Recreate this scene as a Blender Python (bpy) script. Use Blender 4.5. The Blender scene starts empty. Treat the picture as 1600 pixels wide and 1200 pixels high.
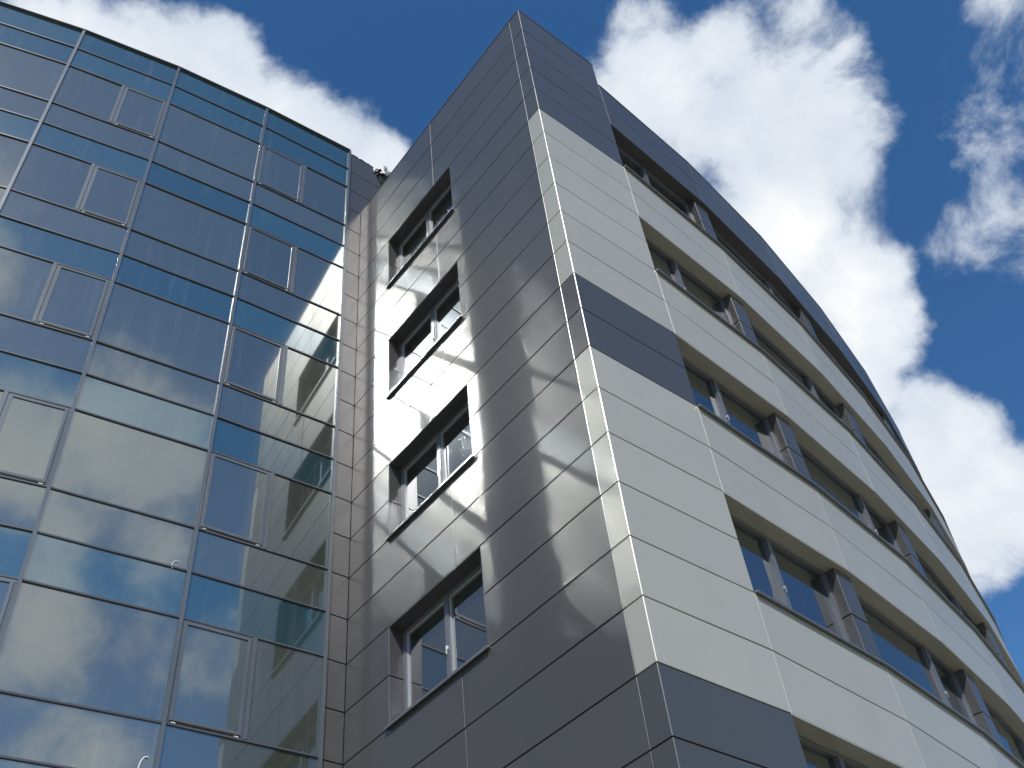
import bpy, math, random
from mathutils import Vector, Matrix
random.seed(7)
rnd = random.Random(11)
S = 0.9                      # metres per cladding row
HT = 24.84                   # height of the clad wing's top edge
def zr(k): return HT - k * S  # height of cladding row k

sc = bpy.context.scene
col = sc.collection

# ------------------------------------------------------------------ camera
cam_d = bpy.data.cameras.new('camera')
cam = bpy.data.objects.new('camera', cam_d); col.objects.link(cam)
RGT = Vector((0.610655, 0.787122, -0.086829))
FWD = Vector((-0.506051, 0.472216, 0.721751)).normalized()
RGT = (RGT - FWD * RGT.dot(FWD)).normalized()
UP = RGT.cross(FWD)
cam.matrix_world = Matrix(((RGT.x, UP.x, -FWD.x, 7.5748 * S), (RGT.y, UP.y, -FWD.y, -8.9327 * S),
                           (RGT.z, UP.z, -FWD.z, HT - 25.8239 * S), (0, 0, 0, 1)))
cam_d.sensor_width = 36.0
cam_d.lens = 36.0 * 1620.2 / 1600.0
cam_d.clip_end = 6000.0
sc.camera = cam

# ------------------------------------------------------------------ sun, sky, exposure
SUN = Vector((0.520, -0.455, 0.722)).normalized()
sd = bpy.data.lights.new('sun', 'SUN'); sd.energy = 4.4; sd.angle = math.radians(0.55); sd.color = (1.0, 0.955, 0.90)
sun = bpy.data.objects.new('sun', sd); col.objects.link(sun)
sun.rotation_euler = SUN.to_track_quat('Z', 'Y').to_euler(); sun.location = (20, -18, 60)

world = bpy.data.worlds.new('World'); sc.world = world; world.use_nodes = True
wn = world.node_tree; wn.nodes.clear()
def N(t, typ, **kw):
    n = t.nodes.new(typ)
    for k, v in kw.items():
        if k in n.bl_rna.properties: setattr(n, k, v)
        else: n.inputs[k].default_value = v
    return n
def math_node(t, op, a, b=None, c=None, clamp=False):
    n = t.nodes.new('ShaderNodeMath'); n.operation = op; n.use_clamp = clamp
    for i, x in enumerate((a, b, c)):
        if x is None: continue
        if isinstance(x, (int, float)): n.inputs[i].default_value = x
        else: t.links.new(x, n.inputs[i])
    return n.outputs[0]
SKY = 0.134
sky = N(wn, 'ShaderNodeTexSky'); sky.sky_type = 'NISHITA'; sky.sun_disc = False
sky.sun_elevation = math.asin(SUN.z); sky.sun_rotation = math.atan2(SUN.x, SUN.y)
sky.altitude = 300; sky.air_density = 1.0; sky.dust_density = 0.3; sky.ozone_density = 3.0
hs = N(wn, 'ShaderNodeHueSaturation'); hs.inputs['Saturation'].default_value = 1.24; hs.inputs['Value'].default_value = 1.0
wn.links.new(sky.outputs[0], hs.inputs['Color'])
tc = N(wn, 'ShaderNodeTexCoord'); D = tc.outputs['Generated']

def pix(u, v):               # direction of a photo pixel, used only to lay the clouds out over the sky
    d = RGT * ((u - 800) / 1620.2) - UP * ((v - 600) / 1620.2) + FWD
    return d.normalized()
clouds = [(60, 50, 95, 1), (200, 125, 118, 1), (330, 155, 128, 1), (430, 190, 112, 1), (520, 240, 92, 1), (590, 255, 62, .95),
          (350, 60, 45, .8), (120, 25, 50, .8), (90, 190, 140, 1), (260, 320, 150, .9), (420, 360, 130, .8), (-60, 120, 130, .9),
          (1020, 360, 150, 1), (1110, 500, 170, 1), (1210, 640, 150, 1), (1330, 740, 130, .9), (960, 240, 70, .8),
          (1050, 190, 140, 1), (1180, 190, 150, 1), (1270, 190, 120, 1), (1030, 110, 85, .9), (1130, 85, 75, .8), (1280, 270, 100, 1), (1240, 360, 140, 1),
          (1325, 440, 92, 1), (1372, 520, 82, 1), (1320, 110, 65, .5), (1345, 200, 60, .6), (1340, 600, 75, .9), (1010, 45, 60, .55), 
          (1470, 700, 100, 1), (1540, 770, 100, 1), (1450, 630, 55, .8), (1600, 800, 85, .95), (1480, 820, 90, .8), (1540, 870, 60, .6),
          (1570, 150, 80, .30), (1615, 80, 80, .36), (1545, 240, 65, .22), (1560, 370, 80, .33), (1615, 330, 65, .42), (1250, 45, 60, .4), (1590, 10, 60, .4)]
blobs = [(pix(u, v), math.radians(r / 1620.2 * 57.3 * 1.03), w) for u, v, r, w in clouds]
refl = [((0.742, .029, .67), 5.4, .85), ((.735, -.15, .661), 4.8, .9), ((.795, .067, .603), 3.2, .6), ((.788, -.007, .615), 3.8, .7),
        ((.851, .001, .525), 5.0, .42), ((.845, .074, .529), 3.0, .4), ((.886, .041, .461), 4.5, .4), ((.811, .226, .54), 2.6, .35),
        ((.60, -.30, .74), 8, .9), ((.30, -.55, .78), 9, .9), ((-.30, -.60, .74), 11, .9), ((-.75, -.25, .60), 9, .9), ((-.45, .85, .3), 8, .8),
        ((.95, .25, .15), 7, .8), ((.93, -.25, .28), 9, .9), ((-.93, .2, .3), 9, .85), ((.4, -.85, .35), 9, .9), ((-.6, -.7, .35), 8, .9)]
blobs += [(Vector(d).normalized(), math.radians(r), w) for d, r, w in refl]
acc = None
for d, r, w in blobs:
    dp = N(wn, 'ShaderNodeVectorMath', operation='DOT_PRODUCT'); wn.links.new(D, dp.inputs[0]); dp.inputs[1].default_value = d
    cr = math.cos(r)
    t = math_node(wn, 'MULTIPLY_ADD', dp.outputs['Value'], w / (1 - cr), -w * cr / (1 - cr))
    acc = t if acc is None else math_node(wn, 'SMOOTH_MAX', acc, t, 0.25)
n1 = N(wn, 'ShaderNodeTexNoise', noise_dimensions='3D'); wn.links.new(D, n1.inputs['Vector'])
n1.inputs['Scale'].default_value = 10.0; n1.inputs['Detail'].default_value = 9.0; n1.inputs['Roughness'].default_value = 0.62; n1.inputs['Distortion'].default_value = 0.25
n2 = N(wn, 'ShaderNodeTexNoise', noise_dimensions='3D'); wn.links.new(D, n2.inputs['Vector'])
n2.inputs['Scale'].default_value = 7.0; n2.inputs['Detail'].default_value = 5.0; n2.inputs['Roughness'].default_value = 0.5
acc = math_node(wn, 'MAXIMUM', acc, -1.0)
nz = math_node(wn, 'MULTIPLY_ADD', n1.outputs['Fac'], 2.5, -1.25)
dens = math_node(wn, 'ADD', acc, nz)
mr = N(wn, 'ShaderNodeMapRange', interpolation_type='SMOOTHSTEP'); wn.links.new(dens, mr.inputs[0])
mr.inputs[1].default_value = 0.0; mr.inputs[2].default_value = 0.68
cov = mr.outputs[0]
# cloud brightness: bright where thick, blue-grey in the hollows and thin parts
sh = math_node(wn, 'MULTIPLY_ADD', n2.outputs['Fac'], 2.1, -0.42, clamp=True)
th = N(wn, 'ShaderNodeMapRange'); wn.links.new(dens, th.inputs[0]); th.inputs[1].default_value = 0.1; th.inputs[2].default_value = 1.3
sh2 = math_node(wn, 'MULTIPLY', sh, th.outputs[0])
ccol = N(wn, 'ShaderNodeMix', data_type='RGBA'); wn.links.new(sh2, ccol.inputs[0])
ccol.inputs[6].default_value = tuple(x / SKY for x in (0.60, 0.68, 0.80)) + (1,)
ccol.inputs[7].default_value = tuple(x / SKY for x in (1.10, 1.10, 1.08)) + (1,)
mx = N(wn, 'ShaderNodeMix', data_type='RGBA'); wn.links.new(cov, mx.inputs[0])
wn.links.new(hs.outputs[0], mx.inputs[6]); wn.links.new(ccol.outputs[2], mx.inputs[7])
bg = N(wn, 'ShaderNodeBackground'); bg.inputs['Strength'].default_value = SKY
wn.links.new(mx.outputs[2], bg.inputs['Color'])
wo = N(wn, 'ShaderNodeOutputWorld'); wn.links.new(bg.outputs[0], wo.inputs[0])

sc.view_settings.view_transform = 'Standard'; sc.view_settings.look = 'None'
sc.view_settings.exposure = 0.0; sc.view_settings.gamma = 1.0; sc.view_settings.use_curve_mapping = False
cy = sc.cycles
sc.render.engine = 'CYCLES'
cy.use_denoising = True; cy.max_bounces = 8; cy.diffuse_bounces = 4; cy.glossy_bounces = 6
cy.caustics_reflective = True; cy.sample_clamp_indirect = 0.0; cy.blur_glossy = 0.3; cy.use_adaptive_sampling = False
cy.use_guiding = True; cy.use_surface_guiding = True

# ------------------------------------------------------------------ materials
def new_mat(name):
    m = bpy.data.materials.new(name); m.use_nodes = True
    nt = m.node_tree; nt.nodes.clear()
    return m, nt, N(nt, 'ShaderNodeOutputMaterial')
def metal_paint(name, base, metallic, rough, vary=0.06, spec=0.5, ripple=0.0):
    m, nt, out = new_mat(name)
    b = N(nt, 'ShaderNodeBsdfPrincipled')
    b.inputs['Metallic'].default_value = metallic; b.inputs['Specular IOR Level'].default_value = spec
    oi = N(nt, 'ShaderNodeObjectInfo'); co = N(nt, 'ShaderNodeTexCoord')
    g = N(nt, 'ShaderNodeTexNoise'); g.inputs['Scale'].default_value = 1.3; g.inputs['Detail'].default_value = 3
    mp = N(nt, 'ShaderNodeMapping'); mp.inputs['Scale'].default_value = (0.9, 0.9, 0.5)
    gm = N(nt, 'ShaderNodeNewGeometry')
    nt.links.new(gm.outputs['Position'], mp.inputs[0]); nt.links.new(mp.outputs[0], g.inputs['Vector'])
    v1 = math_node(nt, 'MULTIPLY_ADD', oi.outputs['Random'], 2 * vary, 1 - vary)
    v2 = math_node(nt, 'MULTIPLY_ADD', g.outputs['Fac'], 0.10, 0.95)
    v = math_node(nt, 'MULTIPLY', v1, v2)
    c = N(nt, 'ShaderNodeVectorMath', operation='SCALE'); c.inputs[0].default_value = base; nt.links.new(v, c.inputs['Scale'])
    nt.links.new(c.outputs[0], b.inputs['Base Color'])
    rr = math_node(nt, 'MULTIPLY_ADD', g.outputs['Fac'], 0.10, rough - 0.05); nt.links.new(rr, b.inputs['Roughness'])
    if ripple:
        w = N(nt, 'ShaderNodeTexNoise'); w.inputs['Scale'].default_value = 1.1; w.inputs['Detail'].default_value = 1.0
        nt.links.new(gm.outputs['Position'], w.inputs['Vector'])
        bp = N(nt, 'ShaderNodeBump'); bp.inputs['Strength'].default_value = ripple; bp.inputs['Distance'].default_value = 0.02
        nt.links.new(w.outputs['Fac'], bp.inputs['Height']); nt.links.new(bp.outputs[0], b.inputs['Normal'])
    nt.links.new(b.outputs[0], out.inputs[0])
    return m
def glass(name, base, tint, ior, haze, dirt):
    """opaque-backed reflective glazing: dark room or back-painted body under a mirror coat with a little haze and dust"""
    m, nt, out = new_mat(name)
    gm = N(nt, 'ShaderNodeNewGeometry'); oi = N(nt, 'ShaderNodeObjectInfo')
    mp = N(nt, 'ShaderNodeMapping'); mp.inputs['Scale'].default_value = (3.4, 3.4, 0.28); nt.links.new(gm.outputs['Position'], mp.inputs[0])
    g = N(nt, 'ShaderNodeTexNoise'); g.inputs['Scale'].default_value = 1.6; g.inputs['Detail'].default_value = 6; g.inputs['Roughness'].default_value = 0.65
    nt.links.new(mp.outputs[0], g.inputs['Vector'])
    st = N(nt, 'ShaderNodeMapRange', interpolation_type='SMOOTHSTEP'); nt.links.new(g.outputs['Fac'], st.inputs[0])
    st.inputs[1].default_value = 0.52; st.inputs[2].default_value = 0.80
    v = math_node(nt, 'MULTIPLY_ADD', oi.outputs['Random'], 0.36, 0.82)
    c = N(nt, 'ShaderNodeVectorMath', operation='SCALE'); c.inputs[0].default_value = base; nt.links.new(v, c.inputs['Scale'])
    dm = N(nt, 'ShaderNodeMix', data_type='RGBA'); nt.links.new(math_node(nt, 'MULTIPLY', st.outputs[0], dirt), dm.inputs[0])
    nt.links.new(c.outputs[0], dm.inputs[6]); dm.inputs[7].default_value = (0.30, 0.30, 0.29, 1)
    df = N(nt, 'ShaderNodeBsdfDiffuse'); nt.links.new(dm.outputs[2], df.inputs['Color'])
    w = N(nt, 'ShaderNodeTexNoise'); w.inputs['Scale'].default_value = 0.7; w.inputs['Detail'].default_value = 1.0
    nt.links.new(gm.outputs['Position'], w.inputs['Vector'])
    bp = N(nt, 'ShaderNodeBump'); bp.inputs['Strength'].default_value = 0.16; bp.inputs['Distance'].default_value = 0.02
    nt.links.new(w.outputs['Fac'], bp.inputs['Height'])
    g1 = N(nt, 'ShaderNodeBsdfGlossy'); g1.inputs['Roughness'].default_value = 0.0; g1.inputs['Color'].default_value = (*tint, 1); nt.links.new(bp.outputs[0], g1.inputs['Normal'])
    g2 = N(nt, 'ShaderNodeBsdfGlossy'); g2.inputs['Roughness'].default_value = 0.11; g2.inputs['Color'].default_value = (*tint, 1); nt.links.new(bp.outputs[0], g2.inputs['Normal'])
    gx = N(nt, 'ShaderNodeMixShader'); gx.inputs[0].default_value = haze; nt.links.new(g1.outputs[0], gx.inputs[1]); nt.links.new(g2.outputs[0], gx.inputs[2])
    fr = N(nt, 'ShaderNodeFresnel'); fr.inputs['IOR'].default_value = ior
    ms = N(nt, 'ShaderNodeMixShader'); nt.links.new(fr.outputs[0], ms.inputs[0]); nt.links.new(df.outputs[0], ms.inputs[1]); nt.links.new(gx.outputs[0], ms.inputs[2])
    nt.links.new(ms.outputs[0], out.inputs[0])
    return m
def plain(name, base, rough=0.6, metallic=0.0, grain=0.12, scale=6.0):
    m, nt, out = new_mat(name)
    b = N(nt, 'ShaderNodeBsdfPrincipled'); b.inputs['Roughness'].default_value = rough; b.inputs['Metallic'].default_value = metallic
    gm = N(nt, 'ShaderNodeNewGeometry'); g = N(nt, 'ShaderNodeTexNoise'); g.inputs['Scale'].default_value = scale; g.inputs['Detail'].default_value = 6
    nt.links.new(gm.outputs['Position'], g.inputs['Vector'])
    v = math_node(nt, 'MULTIPLY_ADD', g.outputs['Fac'], 2 * grain, 1 - grain)
    c = N(nt, 'ShaderNodeVectorMath', operation='SCALE'); c.inputs[0].default_value = base; nt.links.new(v, c.inputs['Scale'])
    nt.links.new(c.outputs[0], b.inputs['Base Color']); nt.links.new(b.outputs[0], out.inputs[0])
    return m
M_DARK = metal_paint('dark_metallic_paint', (0.101, 0.101, 0.102), 0.42, 0.30, vary=0.04, spec=0.6, ripple=0.10)
M_LIGHT = metal_paint('light_metallic_paint', (0.405, 0.398, 0.352), 0.2, 0.32, vary=0.03, ripple=0.10)
M_SOFFIT = metal_paint('soffit_paint', (0.22, 0.22, 0.20), 0.2, 0.4)
M_ALU = metal_paint('aluminium_profile', (0.125, 0.142, 0.160), 0.4, 0.30)
M_TRANS = metal_paint('dark_transom_profile', (0.08, 0.085, 0.10), 0.3, 0.35)
M_SASH = metal_paint('pale_sash_paint', (0.32, 0.33, 0.34), 0.1, 0.35)
M_FRAME = metal_paint('window_frame_paint', (0.15, 0.16, 0.185), 0.3, 0.30)
M_SILL = metal_paint('sill_metal', (0.20, 0.20, 0.21), 0.6, 0.30)
M_VISION = glass('grey_vision_glass', (0.054, 0.062, 0.054), (0.90, 0.95, 0.92), 3.5, 0.28, 0.16)
M_BLUE = glass('blue_spandrel_glass', (0.026, 0.060, 0.074), (0.80, 0.90, 0.92), 3.4, 0.28, 0.16)
M_WIN = glass('window_glass', (0.018, 0.019, 0.018), (0.90, 0.95, 1.0), 3.6, 0.10, 0.06)
M_BLACK = plain('black_backing', (0.012, 0.012, 0.013), 0.9)
M_SHADOW_STRIP = plain('black_shadow_strip', (0.015, 0.015, 0.016), 0.6)  # black for the painted shade under the casement sashes
M_CORE = plain('concrete_core', (0.22, 0.21, 0.20), 0.9)
M_FELT = plain('black_roofing_felt', (0.012, 0.012, 0.013), 0.55)
M_FOIL = plain('white_membrane_scrap', (0.70, 0.70, 0.70), 0.4)
M_BRIGHT = plain('pale_plastic', (0.65, 0.66, 0.66), 0.35)
M_GROUND = plain('paving_and_grass', (0.23, 0.212, 0.145), 0.9, 0.0, 0.35, 0.6)

# ------------------------------------------------------------------ mesh helpers
class MB:
    def __init__(s): s.v = []; s.f = []
    def box(s, x0, x1, y0, y1, z0, z1):
        b = len(s.v); s.v += [(x, y, z) for z in (z0, z1) for y in (y0, y1) for x in (x0, x1)]
        s.f += [tuple(b + i for i in q) for q in ((0, 2, 3, 1), (4, 5, 7, 6), (0, 1, 5, 4), (2, 6, 7, 3), (0, 4, 6, 2), (1, 3, 7, 5))]
    def chamfer(s, w, h, t, c):      # front at y = 0 (outward +y), bevelled front edges
        a, b2 = w / 2, h / 2; o = len(s.v)
        s.v += [(-a, -t, -b2), (a, -t, -b2), (a, -t, b2), (-a, -t, b2),
                (-a, -c, -b2), (a, -c, -b2), (a, -c, b2), (-a, -c, b2),
                (-a + c, 0, -b2 + c), (a - c, 0, -b2 + c), (a - c, 0, b2 - c), (-a + c, 0, b2 - c)]
        q = [(0, 1, 2, 3)[::-1]]
        q = [(3, 2, 1, 0)] if False else [(0, 1, 2, 3)]
        for i in range(4):
            j = (i + 1) % 4
            q += [(i, i + 4, j + 4, j), (i + 4, i + 8, j + 8, j + 4)]
        q += [(11, 10, 9, 8)]
        s.f += [tuple(o + i for i in f) for f in q]
    def prism(s, poly, z0, z1):
        b = len(s.v); n = len(poly); s.v += [(x, y, z0) for x, y in poly] + [(x, y, z1) for x, y in poly]
        s.f += [tuple(b + i for i in range(n))[::-1], tuple(b + n + i for i in range(n))]
        s.f += [(b + i, b + (i + 1) % n, b + n + (i + 1) % n, b + n + i) for i in range(n)]
    def mesh(s, name, mat, smooth=False):
        me = bpy.data.meshes.new(name); me.from_pydata(s.v, [], s.f); me.validate()
        import bmesh
        bm = bmesh.new(); bm.from_mesh(me); bmesh.ops.recalc_face_normals(bm, faces=bm.faces); bm.to_mesh(me); bm.free()
        me.materials.append(mat)
        if smooth:
            for p in me.polygons: p.use_smooth = True
        return me
def put(name, me, parent=None, mtx=None, **props):
    o = bpy.data.objects.new(name, me); col.objects.link(o)
    if parent is not None: o.parent = parent
    if mtx is not None:
        w = mtx
        if parent is not None: w = PW[parent].inverted() @ mtx
        o.matrix_local = w
    PW[o] = mtx if mtx is not None else (PW[parent] if parent is not None else Matrix.Identity(4))
    for k, v in props.items(): o[k] = v
    return o
PW = {}
def thing(name, label, cat, loc, group=None):
    o = bpy.data.objects.new(name, None); col.objects.link(o); o.location = loc
    PW[o] = Matrix.Translation(loc); o['label'] = label; o['category'] = cat
    if group: o['group'] = group
    return o
def fmat(p, n, z):                   # frame at plan point p with outward normal n: local x along the wall, y outward, z up
    return Matrix(((n[1], n[0], 0, p[0]), (-n[0], n[1], 0, p[1]), (0, 0, 1, z), (0, 0, 0, 1)))
class Facet:
    """a straight stretch of wall from a to b (in rows); outward normal on the side given"""
    def __init__(s, a, b, out):
        s.a = Vector(a) * S; s.b = Vector(b) * S; d = s.b - s.a; s.len = d.length; s.t = d / s.len
        n = Vector((s.t.y, -s.t.x)); s.n = n if n.dot(Vector(out)) > 0 else -n
        s.sg = 1 if Vector((s.n.y, -s.n.x)).dot(s.t) > 0 else -1
    def at(s, u, off=0.0): return s.a + s.t * u + s.n * off
    def m(s, u, z, off=0.0): return fmat(s.at(u, off), s.n, z)
cache = {}
def chamfer_mesh(name, w, h, t, c, mat):
    k = (name, round(w, 3), round(h, 3), round(t, 3), c, mat.name)
    if k not in cache:
        b = MB(); b.chamfer(w, h, t, c); cache[k] = b.mesh(name, mat)
    return cache[k]
def box_mesh(name, w, d, h, mat):    # centred in x and z, front at y = 0, going back d
    k = ('b', name, round(w, 3), round(d, 3), round(h, 3), mat.name)
    if k not in cache:
        b = MB(); b.box(-w / 2, w / 2, -d, 0, -h / 2, h / 2); cache[k] = b.mesh(name, mat)
    return cache[k]
GAP = 0.019; VG = 0.009; PT = 0.035
def panel(F, u0, u1, k0, k1, mat, parent, off=0.0, name='cladding_panel', gl=VG / 2, gr=VG / 2, gz=GAP, **props):
    """one cladding cassette between positions u0..u1 (m along facet) and rows k0..k1"""
    w = u1 - u0 - gl - gr; h = (k1 - k0) * S - gz
    me = chamfer_mesh(name, w, h, PT, 0.0045, mat)
    m = F.m((u0 + gl + u1 - gr) / 2, zr((k0 + k1) / 2), off)
    m = m @ Matrix.Rotation(math.radians(rnd.uniform(-.10, .10)), 4, 'Z') @ Matrix.Rotation(math.radians(rnd.uniform(-.10, .10)), 4, 'X')
    return put(name, me, parent, m, **props)
def slab(F, u0, u1, y0, y1, z0, z1, name, mat, parent, **props):
    """box along a facet: y = outward offset range, z absolute heights"""
    me = box_mesh(name, u1 - u0, y1 - y0, z1 - z0, mat)
    return put(name, me, parent, F.m((u0 + u1) / 2, (z0 + z1) / 2, y1), **props)

# ------------------------------------------------------------------ ground
g = MB(); nseg = 24; R = 3000.0
g.v = [(0, 0, 0)] + [(R * math.cos(i * 2 * math.pi / nseg), R * math.sin(i * 2 * math.pi / nseg), 0) for i in range(nseg)]
g.f = [(0, i + 1, (i + 1) % nseg + 1) for i in range(nseg)]
put('ground', g.mesh('ground', M_GROUND), None, Matrix.Identity(4), kind='structure')

# ------------------------------------------------------------------ clad wing
KB = HT / S - 0.02                                        # row at the ground
clad = thing('office_wing', 'office wing clad in dark and pale grey metal panels, its sharp corner towards the viewer', 'building', (-3.0, 6.0, 0))
XI = -7.555                                               # inner corner (rows)
FL = Facet((0, 0), (XI, 0), (0, -1))                      # face with the single windows, u runs from the corner inwards
s_pts = [(0, 0), (-.032, 2.594), (-.349, 6.216), (-.915, 9.884), (-1.736, 13.603), (-2.736, 17.166)]
ang = math.radians(19.3)
for i in range(5):
    x, y = s_pts[-1]; s_pts.append((x - 3.69 * math.sin(ang), y + 3.69 * math.cos(ang))); ang += math.radians(3.6)
FR = [Facet(s_pts[i], s_pts[i + 1], (1, 0)) for i in range(len(s_pts) - 1)]   # FR[0] corner panel, FR[1:] curved bays
def light_row(k): return (5 <= k < 11) or (13 <= k < 19)
ROWS = [-0.12] + list(range(1, 27)) + [KB]
US, UJ = 0.383 * S, 3.985 * S                             # seams on the left face
WL0, WL1 = 3.295 * S, 6.08 * S                            # window edges on the left face
win_rows = [3, 7, 11, 15, 19, 23]
pale = dict(label='pale grey cladding panel')
for i in range(len(ROWS) - 1):
    k0, k1 = ROWS[i], ROWS[i + 1]; lt = light_row(k0)
    # corner cassettes: left flank and right panel meet on the arris
    panel(FL, 0.004, US, k0, k1, M_LIGHT if lt else M_DARK, clad, gl=0.0, **(pale if lt else {}))
    panel(FR[0], 0.004, FR[0].len, k0, k1, M_LIGHT if lt else M_DARK, clad, gl=0.0, **(pale if lt else {}))
    inwin = any(w <= k0 < w + 2 for w in win_rows)
    if inwin:
        panel(FL, US, WL0, k0, k1, M_DARK, clad, gr=0.001); panel(FL, WL1, FL.len, k0, k1, M_DARK, clad, gl=0.001, gr=0.004)
    else:
        panel(FL, US, UJ, k0, k1, M_DARK, clad); panel(FL, UJ, FL.len, k0, k1, M_DARK, clad, gr=0.004)
for j, F in enumerate(FR[1:]):                            # spandrel bands of the curved face
    for k0 in [1] + [r for w in win_rows for r in (w + 2,)]:
        for k in (k0, k0 + 1):
            k1 = k + 1
            if k0 == 25 and k == 26: k1 = KB
            lt = 5 <= k < 23
            panel(F, 0, F.len, k, k1, M_LIGHT if lt else M_DARK, clad, **(pale if lt else {}))
# black backing behind the joints (one sheet per wall strip) and the building's core
bk = MB()
def strip(F, u0, u1, k0, k1, y0=-0.16, y1=-0.055):
    b = len(bk.v); m = F.m((u0 + u1) / 2, zr((k0 + k1) / 2)); w = (u1 - u0) / 2; h = (k1 - k0) * S / 2
    for z in (-h, h):
        for y in (y0, y1):
            for x in (-w, w): bk.v.append(tuple(m @ Vector((x, y, z))))
    bk.f += [tuple(b + i for i in q) for q in ((0, 2, 3, 1), (4, 5, 7, 6), (0, 1, 5, 4), (2, 6, 7, 3), (0, 4, 6, 2), (1, 3, 7, 5))]
strip(FL, 0.17, WL0 - .04, 0, KB); strip(FL, WL1 + .04, FL.len - .02, 0, KB)
prev = 0
for w in win_rows + [None]:
    k1 = w if w is not None else KB
    strip(FL, WL0 - .04, WL1 + .04, prev + (.05 if prev else 0), k1 - (.05 if w else 0)); prev = (w or 0) + 2
strip(FR[0], 0.06, FR[0].len - 0.01, 0, KB)
for F in FR[1:]:
    for k0 in [1] + [w + 2 for w in win_rows]:
        strip(F, 0.002, F.len - 0.002, k0 + .05, (k0 + 1.95) if k0 < 25 else KB)
bo = put('backing_wall', bk.mesh('backing_wall', M_BLACK), clad, Matrix.Identity(4))
def inset(points, d):
    return [(x - d, y) for x, y in points]
cm = MB(); D0 = 0.62
poly = [(XI * S + .05, D0), (-D0, D0)] + [((x) * S - D0, y * S) for x, y in s_pts[1:]] + [(-14, s_pts[-1][1] * S), (-14, 4.0), (XI * S + .05, 4.0)]
cm.prism(poly, 0.0, zr(1.3))
put('inner_wall', cm.mesh('inner_wall', M_CORE), clad, Matrix.Identity(4))
cp = MB()                                                 # thin copings on the parapets
def coping(F, u0, u1, k, w=0.30, t=0.02):
    b = len(cp.v); m = F.m((u0 + u1) / 2, zr(k)); a = (u1 - u0) / 2
    for z in (0.0, t):
        for y in (-w, 0.012):
            for x in (-a, a): cp.v.append(tuple(m @ Vector((x, y, z))))
    cp.f += [tuple(b + i for i in q) for q in ((0, 2, 3, 1), (4, 5, 7, 6), (0, 1, 5, 4), (2, 6, 7, 3), (0, 4, 6, 2), (1, 3, 7, 5))]
coping(FL, 0.02, FL.len, -0.125); coping(FR[0], 0.02, FR[0].len, -0.13)
for F in FR[1:]: coping(F, 0, F.len, 0.985)
put('coping', cp.mesh('coping', M_SILL), clad, Matrix.Identity(4))

# windows of the left face -------------------------------------------------
RD = 0.30 * S                                             # reveal depth
def window_left(k):
    u0, u1 = WL0, WL1; zt, zb = zr(k), zr(k + 2); FW = 0.085
    fr = MB(); w = (u1 - u0) / 2; h = (zt - zb) / 2
    y0, y1 = -0.13, 0.0
    fr.box(-w, -w + FW, y0, y1, -h, h); fr.box(w - FW, w, y0, y1, -h, h)
    fr.box(-w + FW, w - FW, y0, y1, h - FW, h); fr.box(-w + FW, w - FW, y0, y1, -h, -h + FW)
    m = FL.m((u0 + u1) / 2, (zt + zb) / 2, -RD - 0.002)
    wo_ = put('window', fr.mesh('window_frame', M_FRAME), clad, m)
    # local x of the facet: sg tells its direction; post a little nearer the inner corner
    sg = FL.sg
    px = 0.02 * sg
    ml = MB(); ml.box(-0.05, 0.05, -0.12, 0.012, -h + FW, h - FW)
    put('mullion', ml.mesh('mullion', M_FRAME), wo_, m @ Matrix.Translation((px, 0, 0)))
    for a, b in ((-w + FW, px - .05), (px + .05, w - FW)):
        sash = MB(); c = (b - a) / 2; hh = h - FW; t = 0.032
        sash.box(-c, -c + t, -.09, -.02, -hh, hh); sash.box(c - t, c, -.09, -.02, -hh, hh)
        sash.box(-c + t, c - t, -.09, -.02, hh - t, hh); sash.box(-c + t, c - t, -.09, -.02, -hh, -hh + t)
        ms = m @ Matrix.Translation(((a + b) / 2, 0, 0))
        put('sash', sash.mesh('sash', M_SASH), wo_, ms)
        pm = box_mesh('pane', 2 * c - 2 * t - .004, .02, 2 * hh - 2 * t - .004, M_WIN)
        put('pane', pm, wo_, ms @ Matrix.Translation((0, -.05, 0)) @ Matrix.Rotation(math.radians(rnd.uniform(-.12, .12)), 4, 'Z'))
    hd = MB(); hd.box(-.010, .010, 0, .026, -.025, .025); hd.box(-.009, .009, .026, .036, -.12, .025)
    put('handle', hd.mesh('handle', M_BRIGHT), wo_, m @ Matrix.Translation((px, .012, -.1)))
    # soffit (two pieces), jambs (two pieces each) and sill of the opening
    for a, b in ((u0 - .004, UJ - .004), (UJ + .004, u1 + .004)):
        sm = box_mesh('soffit_panel', b - a, RD - .004, .02, M_DARK)
        put('soffit_panel', sm, clad, FL.m((a + b) / 2, zt - .002, -.004))
    for u, s_ in ((u0, -1), (u1, 1)):
        for q in (0, 1):
            z1 = zr(k + q) - .013; z0 = zr(k + q + 1) + GAP / 2
            jm = box_mesh('reveal_panel', .02, RD - .004, z1 - z0, M_DARK)
            put('reveal_panel', jm, clad, FL.m(u + s_ * .0125, (z0 + z1) / 2, -.004))
    sm = MB(); a = w + .05; sm.box(-a, a, -RD, .06, -.012, .012); sm.box(-a, a, .052, .06, -.034, -.012)
    put('sill', sm.mesh('sill', M_SILL), wo_, FL.m((u0 + u1) / 2, zb + .004))
for k in win_rows: window_left(k)

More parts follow.
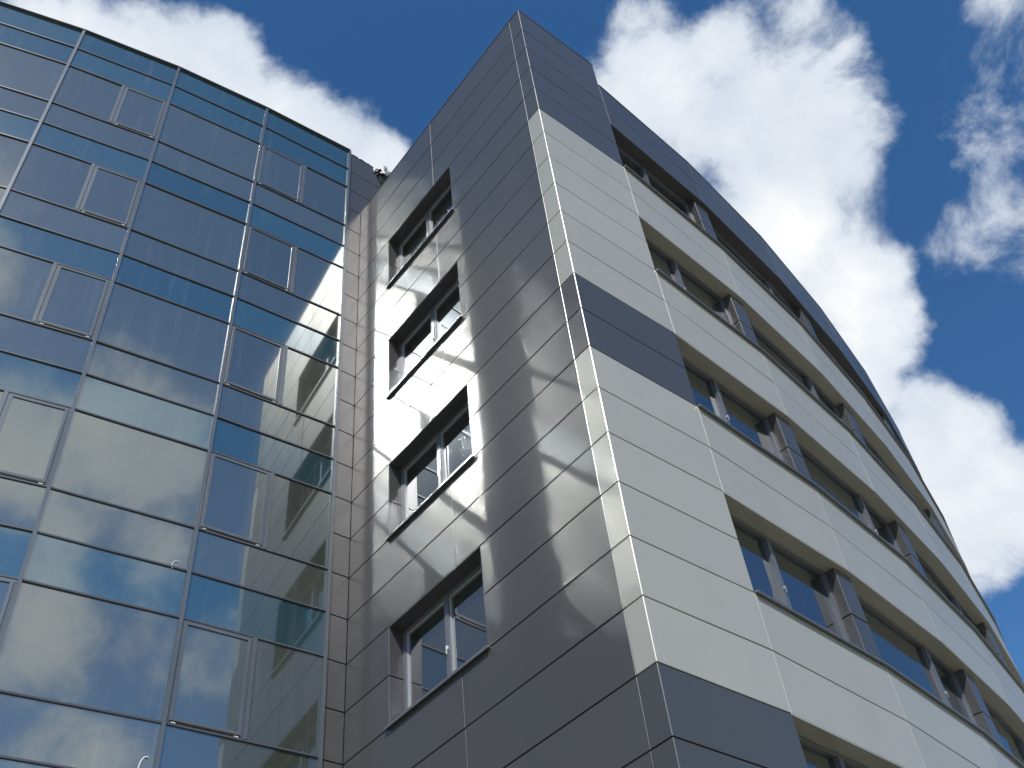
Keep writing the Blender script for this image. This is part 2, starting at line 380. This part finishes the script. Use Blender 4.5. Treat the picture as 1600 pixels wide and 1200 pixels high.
# ribbon windows of the curved face ----------------------------------------
Fs = FR[1:]; starts = [0.0]
for F in Fs: starts.append(starts[-1] + F.len)
def loc_arc(s):
    for i in range(len(Fs) - 1, -1, -1):
        if s >= starts[i] - 1e-6: return i, s - starts[i]
    return 0, s
pier_s = [3.33 * S, 8.73 * S, 14.80 * S, 20.3 * S, 26.0 * S]; PWD = 0.54 * S
bays = []; a = 0.0
for p in pier_s: bays.append((a, p)); a = p + PWD
bays.append((a, starts[-1]))
mull = [[1.53 * S], [7.13 * S], [12.9 * S], [18.6 * S], [24.0 * S], []]
def ribbon(k, bi):
    """one window of a ribbon: frame, mullion, panes and sill, following the facets"""
    s0, s1 = bays[bi]; zt, zb = zr(k), zr(k + 2); FW = 0.075; h = (zt - zb) / 2; zc = (zt + zb) / 2
    fr = MB(); panes = []; mullm = []; sills = []; gask = MB()
    def addbox(F, u0, u1, y0, y1, z0, z1, mb):
        m = F.m((u0 + u1) / 2, zc); b = len(mb.v); w = (u1 - u0) / 2
        for z in (z0, z1):
            for y in (y0, y1):
                for x in (-w, w): mb.v.append(tuple(m @ Vector((x, y, z))))
        mb.f += [tuple(b + i for i in q) for q in ((0, 2, 3, 1), (4, 5, 7, 6), (0, 1, 5, 4), (2, 6, 7, 3), (0, 4, 6, 2), (1, 3, 7, 5))]
    sill = MB()
    for i, F in enumerate(Fs):
        lo, hi = max(s0, starts[i]), min(s1, starts[i + 1])
        if hi - lo < 0.01: continue
        u0, u1 = lo - starts[i], hi - starts[i]
        y0, y1 = -RD - .14, -RD - .002
        addbox(F, u0, u1, y0, y1, h - FW, h - .001, fr); addbox(F, u0, u1, y0, y1, -h, -h + FW, fr)
        if lo == s0: addbox(F, u0, u0 + FW, y0, y1, -h + FW, h - FW, fr)
        if hi == s1 and s1 < starts[-1] - .01: addbox(F, u1 - FW, u1, y0, y1, -h + FW, h - FW, fr)
        cuts = [u0 + (FW if lo == s0 else 0)]
        for ms in mull[bi]:
            if lo < ms < hi: cuts += [ms - starts[i] - .05, ms - starts[i] + .05]
        cuts.append(u1 - (FW if hi == s1 else 0))
        for q in range(0, len(cuts), 2): panes.append((F, cuts[q], cuts[q + 1]))
        for ms in mull[bi]:
            if lo < ms < hi: mullm.append((F, ms - starts[i]))
    wo_ = put('window', fr.mesh('window_frame', M_FRAME), clad, Matrix.Identity(4))
    for F, a_, b_ in panes:
        if b_ - a_ < .05: continue
        pm = box_mesh('pane', b_ - a_ - .004, .02, 2 * (h - FW) - .004, M_WIN)
        put('pane', pm, wo_, F.m((a_ + b_) / 2, zc, -RD - .065) @ Matrix.Rotation(math.radians(rnd.uniform(-.15, .15)), 4, 'Z'))
    for F, u in mullm:
        mm = MB(); mm.box(-.05, .05, -.12, .02, -h + FW, h - FW)
        put('mullion', mm.mesh('mullion', M_FRAME), wo_, F.m(u, zc, -RD - .002))
        hd = MB(); hd.box(-.009, .009, 0, .025, -.02, .02); hd.box(-.008, .008, .025, .034, -.10, .02)
        put('handle', hd.mesh('handle', M_SASH), wo_, F.m(u, zc - .1, -RD + .018))
for k in win_rows:
    for bi in range(len(bays)): ribbon(k, bi)
    for i, F in enumerate(Fs):                            # sill, one length per cassette
        sm = MB(); a = F.len / 2 - .002; sm.box(-a, a, -RD - .02, .06, -.010, .012); sm.box(-a, a, .052, .06, -.026, -.010)
        put('sill', sm.mesh('sill', M_SILL), clad, F.m(F.len / 2, zr(k + 2) + .004))
    for i, F in enumerate(Fs):                            # soffit over the ribbon, one piece per cassette
        sm = box_mesh('soffit_panel', F.len - .012, RD - .004, .02, M_DARK if k < 5 else M_LIGHT)
        put('soffit_panel', sm, clad, F.m(F.len / 2, zr(k) + .001, -.004))
    for p in pier_s:                                      # piers: side, front and side cassettes, two rows high
        i, u = loc_arc(p); F = Fs[i]; yf = -0.105 * S
        for q in (0, 1):
            z1 = zr(k + q) - .014; z0 = zr(k + q + 1) + GAP / 2
            pm = MB(); pm.chamfer(PWD, z1 - z0, RD - .105 * S + .02, .012)
            key = ('pier', q, round(z1 - z0, 3))
            if key not in cache: cache[key] = pm.mesh('pier_panel', M_DARK)
            put('pier_panel', cache[key], clad, F.m(u + PWD / 2, (z0 + z1) / 2, yf))
        bx = box_mesh('pier_core', PWD - .06, RD - .105 * S - .02, 2 * S - .02, M_BLACK)
        put('pier', bx, clad, F.m(u + PWD / 2, zr(k + 1), yf - .03))
    # jamb at the corner panel: its end return
    jm = box_mesh('reveal_panel', .02, RD - .05, 2 * S - .03, M_DARK)
    put('reveal_panel', jm, clad, FR[0].m(FR[0].len - .014, zr(k + 1), -.04))

# ------------------------------------------------------------------ glazed wing
glz = thing('office_wing', 'curved glass office wing of blue and grey reflective panes left of the clad corner', 'building', (-11.0, -4.0, 0))
c_pts = [(-7.459, -.50), (-7.633, -3.288), (-7.93, -5.973), (-8.406, -8.576), (-9.06, -11.16), (-9.90, -13.70), (-10.90, -16.15)]
FC = [Facet(c_pts[i], c_pts[i + 1], (1, 0)) for i in range(len(c_pts) - 1)]
TOP = -3.0
levels = []                                               # transom rows and what lies under each
k = -3; levels.append((k, 'blue')); levels.append((-2, 'blue'))
k = -1
while k < 24:
    levels += [(k, 'vision'), (k + 2, 'grey'), (k + 3, 'blue')]; k += 4
levels.append((k, 'end'))
MW, MD = 0.062, 0.055                                     # mullion cap
for i, p in enumerate(c_pts):
    Fa = FC[min(i, len(FC) - 1)]; Fb = FC[max(i - 1, 0)]
    n = (Fa.n + Fb.n).normalized()
    me = box_mesh('mullion', MW, .16, zr(TOP) - 0.0, M_ALU)
    q = Vector(p) * S
    put('mullion', me, glz, fmat(q, n, (zr(TOP)) / 2))
GO = -MD                                                  # glass face offset from mullion cap face
casement_cache = {}
for ci, F in enumerate(FC):
    for li in range(len(levels) - 1):
        k0, kind = levels[li]; k1 = levels[li + 1][0]
        zt, zb = zr(k0), max(zr(k1), 0.0)
        if zb >= zt: continue
        TH = 0.030
        u0, u1 = MW / 2 + .001, F.len - MW / 2 - .001
        slab(F, u0, u1, GO - .06, -.027, zt - TH / 2, zt + TH / 2, 'transom', M_TRANS, glz)
        z1, z0 = zt - TH / 2, zb + TH / 2
        def pane(a, b, z0, z1, mat, off, parent=glz, nm='glass_pane'):
            me = box_mesh(nm, b - a, .03, z1 - z0, mat)
            m = F.m((a + b) / 2, (z0 + z1) / 2, off) @ Matrix.Rotation(math.radians(rnd.uniform(-.22, .22)), 4, 'Z') @ Matrix.Rotation(math.radians(rnd.uniform(-.22, .22)), 4, 'X')
            return put(nm, me, parent, m)
        if kind in ('blue', 'grey'):
            pane(u0, u1, z0, z1, M_BLUE if kind == 'blue' else M_VISION, GO, nm='spandrel_pane'); continue
        if ci % 2 == 1:
            pane(u0, u1, z0, z1, M_VISION, GO); continue
        # casement and fixed light side by side; the casement is at the end away from the viewer's right in even bays
        post = 0.50 * F.len if ci == 0 else 0.455 * F.len
        PWd = 0.07
        slab(F, post - PWd / 2, post + PWd / 2, GO - .06, -.02, z0, z1, 'post', M_ALU, glz)
        left_is_casement = (ci % 4 == 0)                  # photo-left is the far end of u
        ca, cb = ((post + PWd / 2, u1) if left_is_casement else (u0, post - PWd / 2))
        fa, fb = ((u0, post - PWd / 2) if left_is_casement else (post + PWd / 2, u1))
        # fixed light with a thin bead
        pane(fa + .002, fb - .002, z0, z1, M_VISION, GO)
        key = (ci, round(z1 - z0, 3))
        w = (cb - ca) / 2 - .004; h = (z1 - z0) / 2 - .004
        if key not in casement_cache:
            fm = MB(); t = .055
            for (t, y0, y1, ins) in ((.06, GO - .05, GO + .018, 0), (.05, GO - .02, GO + .042, .034)):
                W, H = w - ins, h - ins
                fm.box(-W, -W + t, y0, y1, -H, H); fm.box(W - t, W, y0, y1, -H, H)
                fm.box(-W + t, W - t, y0, y1, H - t, H); fm.box(-W + t, W - t, y0, y1, -H, -H + t)
            gk = MB(); gk.box(-w + .04, w - .04, GO + .018, GO + .036, -h + .014, -h + .033)  # black strip painted in for the shadowed slit beneath the protruding sash
            hg = MB(); hg.box(-.035, .035, GO + .018, GO + .034, -.008, .008)
            casement_cache[key] = (fm.mesh('casement', M_ALU), gk.mesh('shadow_strip', M_SHADOW_STRIP), hg.mesh('hinge', M_BRIGHT))
        fme, gme, hme = casement_cache[key]
        m = F.m((ca + cb) / 2, (z0 + z1) / 2)
        cs = put('casement', fme, glz, m)
        put('shadow_strip', gme, cs, m)
        for x in (-w + .10, w - .10): put('hinge', hme, cs, m @ Matrix.Translation((x, 0, -h + .006)))
        pane(ca + .088, cb - .088, z0 + .088, z1 - .088, M_VISION, GO + .024, cs, 'pane')
    cap = slab(F, -.01, F.len + .01, -.20, .012, zr(TOP) + .0235, zr(TOP) + .05, 'coping', M_ALU, glz)
# return wall beside the curtain wall, facing as the curved side does
FRt = Facet((XI, -.47), (XI, 1.6), (1, 0))
rows_r = [-3, -2, -1] + list(range(0, 27)) + [KB]
for i in range(len(rows_r) - 1):
    k0, k1 = rows_r[i], rows_r[i + 1]
    ln = FRt.len if False else .47 * S
    if k0 == -3:
        # topmost cassette has a torn slanting end
        b = MB(); w = 1.22 * S; h = S - GAP; e = 0.0
        b.v = [(-.0, -PT, 0), (w + e, -PT, 0), (w - .40 * S, -PT, h), (0, -PT, h), (0, 0, 0), (w + e, 0, 0), (w - .40 * S, 0, h), (0, 0, h)]
        # local x of this facet points towards -y, so mirror
        b.v = [(-x, y, z) for x, y, z in b.v]
        b.f = [(0, 1, 2, 3), (4, 5, 6, 7), (0, 1, 5, 4), (1, 2, 6, 5), (2, 3, 7, 6), (3, 0, 4, 7)]
        put('cladding_panel', b.mesh('cladding_panel', M_DARK), glz, FRt.m(0, zr(-2) + GAP / 2), label='torn topmost dark grey cladding panel')
    elif k0 < 0:
        panel(FRt, 0, 1.95 * S, k0, k1, M_DARK, glz, gl=.002)
    else:
        panel(FRt, 0, ln, k0, k1, M_DARK, glz, gl=.002, gr=.006)
slab(FRt, 0.03, .47 * S + .02, -.16, -.055, 0, zr(0), 'backing_wall', M_BLACK, glz)
slab(FRt, 0.03, 1.5 * S, -.16, -.055, zr(0), zr(-2.9), 'backing_wall', M_BLACK, glz)
cm = MB()
poly = [(XI * S - .2, 1.4)] + [(x * S - .2, y * S) for x, y in c_pts] + [(-20, c_pts[-1][1] * S), (-20, 1.4)]
cm.prism(poly, 0.0, zr(-2.75))
put('inner_wall', cm.mesh('inner_wall', M_CORE), glz, Matrix.Identity(4))

# torn roofing at the end of the return wall
tr = thing('torn_roofing', 'torn black roofing felt with white scraps at the roof edge where the two wings meet', 'roofing felt', (XI * S, 1.0, zr(-2.2)))
def scrap(name, mat, n, c, size, seed, up):
    r = random.Random(seed); b = MB()
    for i in range(n):
        p = Vector((c[0] + r.uniform(-.12, .10), c[1] + r.uniform(-size, size), c[2] + r.uniform(-size, size) * .8))
        ax = Vector((r.uniform(-.5, .5), r.uniform(-1, 1), r.uniform(-.6, 1) * up)).normalized()
        bx = ax.cross(Vector((r.uniform(-1, 1), r.uniform(-.4, .4), r.uniform(-1, 1)))).normalized()
        L = r.uniform(.10, .30); W = r.uniform(.04, .11); o = len(b.v)
        nm = ax.cross(bx) * .008
        prof = []
        for j in range(5):
            t = j / 4; wv = W * (1 - .75 * t) * (0.8 + .4 * r.random())
            cpt = p + ax * L * t + nm * r.uniform(-6, 6)
            prof += [cpt - bx * wv, cpt + bx * wv]
        b.v += [tuple(q) for q in prof] + [tuple(q + nm) for q in prof]
        for j in range(4):
            a0 = o + 2 * j
            b.f += [(a0, a0 + 1, a0 + 3, a0 + 2), (a0 + 10, a0 + 12, a0 + 13, a0 + 11), (a0, a0 + 2, a0 + 12, a0 + 10), (a0 + 1, a0 + 11, a0 + 13, a0 + 3)]
        b.f += [(o, o + 10, o + 11, o + 1), (o + 8, o + 9, o + 19, o + 18)]
    return b.mesh(name, mat)
TC = (XI * S + .02, 0.86 * S, zr(-2.72))
put('felt', scrap('felt', M_FELT, 44, TC, .27, 3, 1.0), tr, Matrix.Identity(4))
put('membrane_scrap', scrap('membrane_scrap', M_FOIL, 7, (TC[0] + .08, TC[1] + .1, TC[2] + .05), .24, 8, .6), tr, Matrix.Identity(4))
fe = MB()                                                 # ragged felt edge along the top of the torn cassette
r = random.Random(5); x = XI * S - .01
pts = []
for i in range(19):
    y = -.40 * S + i * (0.80 * S / 18); pts.append((y, zr(-3) + .0 + r.uniform(.0, .055)))
for y, z in pts: fe.v += [(x, y, zr(-3) - .06), (x, y, z), (x + .012, y, zr(-3) - .06), (x + .012, y, z)]
for i in range(18):
    a, b = 4 * i, 4 * i + 4
    fe.f += [(a, b, b + 1, a + 1), (a + 2, a + 3, b + 3, b + 2), (a + 1, b + 1, b + 3, a + 3), (a, a + 2, b + 2, b)]
put('felt', fe.mesh('felt', M_FELT), tr, Matrix.Identity(4))

# two pale loops of cord hanging in front of the glass beside a mullion
def cord(u, z, ru, rz, a0, a1, rad, label):
    F = FC[1]; b = MB(); n = 12
    m = F.m(u, z, GO + .02); pts = []
    for i in range(n + 1):
        a = math.radians(a0 + (a1 - a0) * i / n); pts.append(Vector((F.sg * ru * math.cos(a), 0, rz * math.sin(a))))
    for i, p in enumerate(pts):
        t = (pts[min(i + 1, n)] - pts[max(i - 1, 0)]).normalized(); sx = t.cross(Vector((0, 1, 0)))
        for q in range(6):
            w = q * math.pi / 3; b.v.append(tuple(p + sx * rad * math.cos(w) + Vector((0, 1, 0)) * rad * math.sin(w)))
    for i in range(n):
        for q in range(6):
            a, c = 6 * i + q, 6 * i + (q + 1) % 6
            b.f.append((a, c, c + 6, a + 6))
    b.f += [tuple(range(6)), tuple(6 * n + q for q in range(6))]
    put('cord', b.mesh('cord', M_BRIGHT), None, m, label=label, category='cord', group='cords on the glass wall')
cord(.15, zr(17.86), .09, .22, -45, 105, .010, 'pale hanging cord loop at the bottom edge of the glass wall beside a mullion')
cord(.215, zr(13.97), .075, .11, -35, 110, .006, 'thin short pale cord curl on the grey glass band, higher than the other cord')
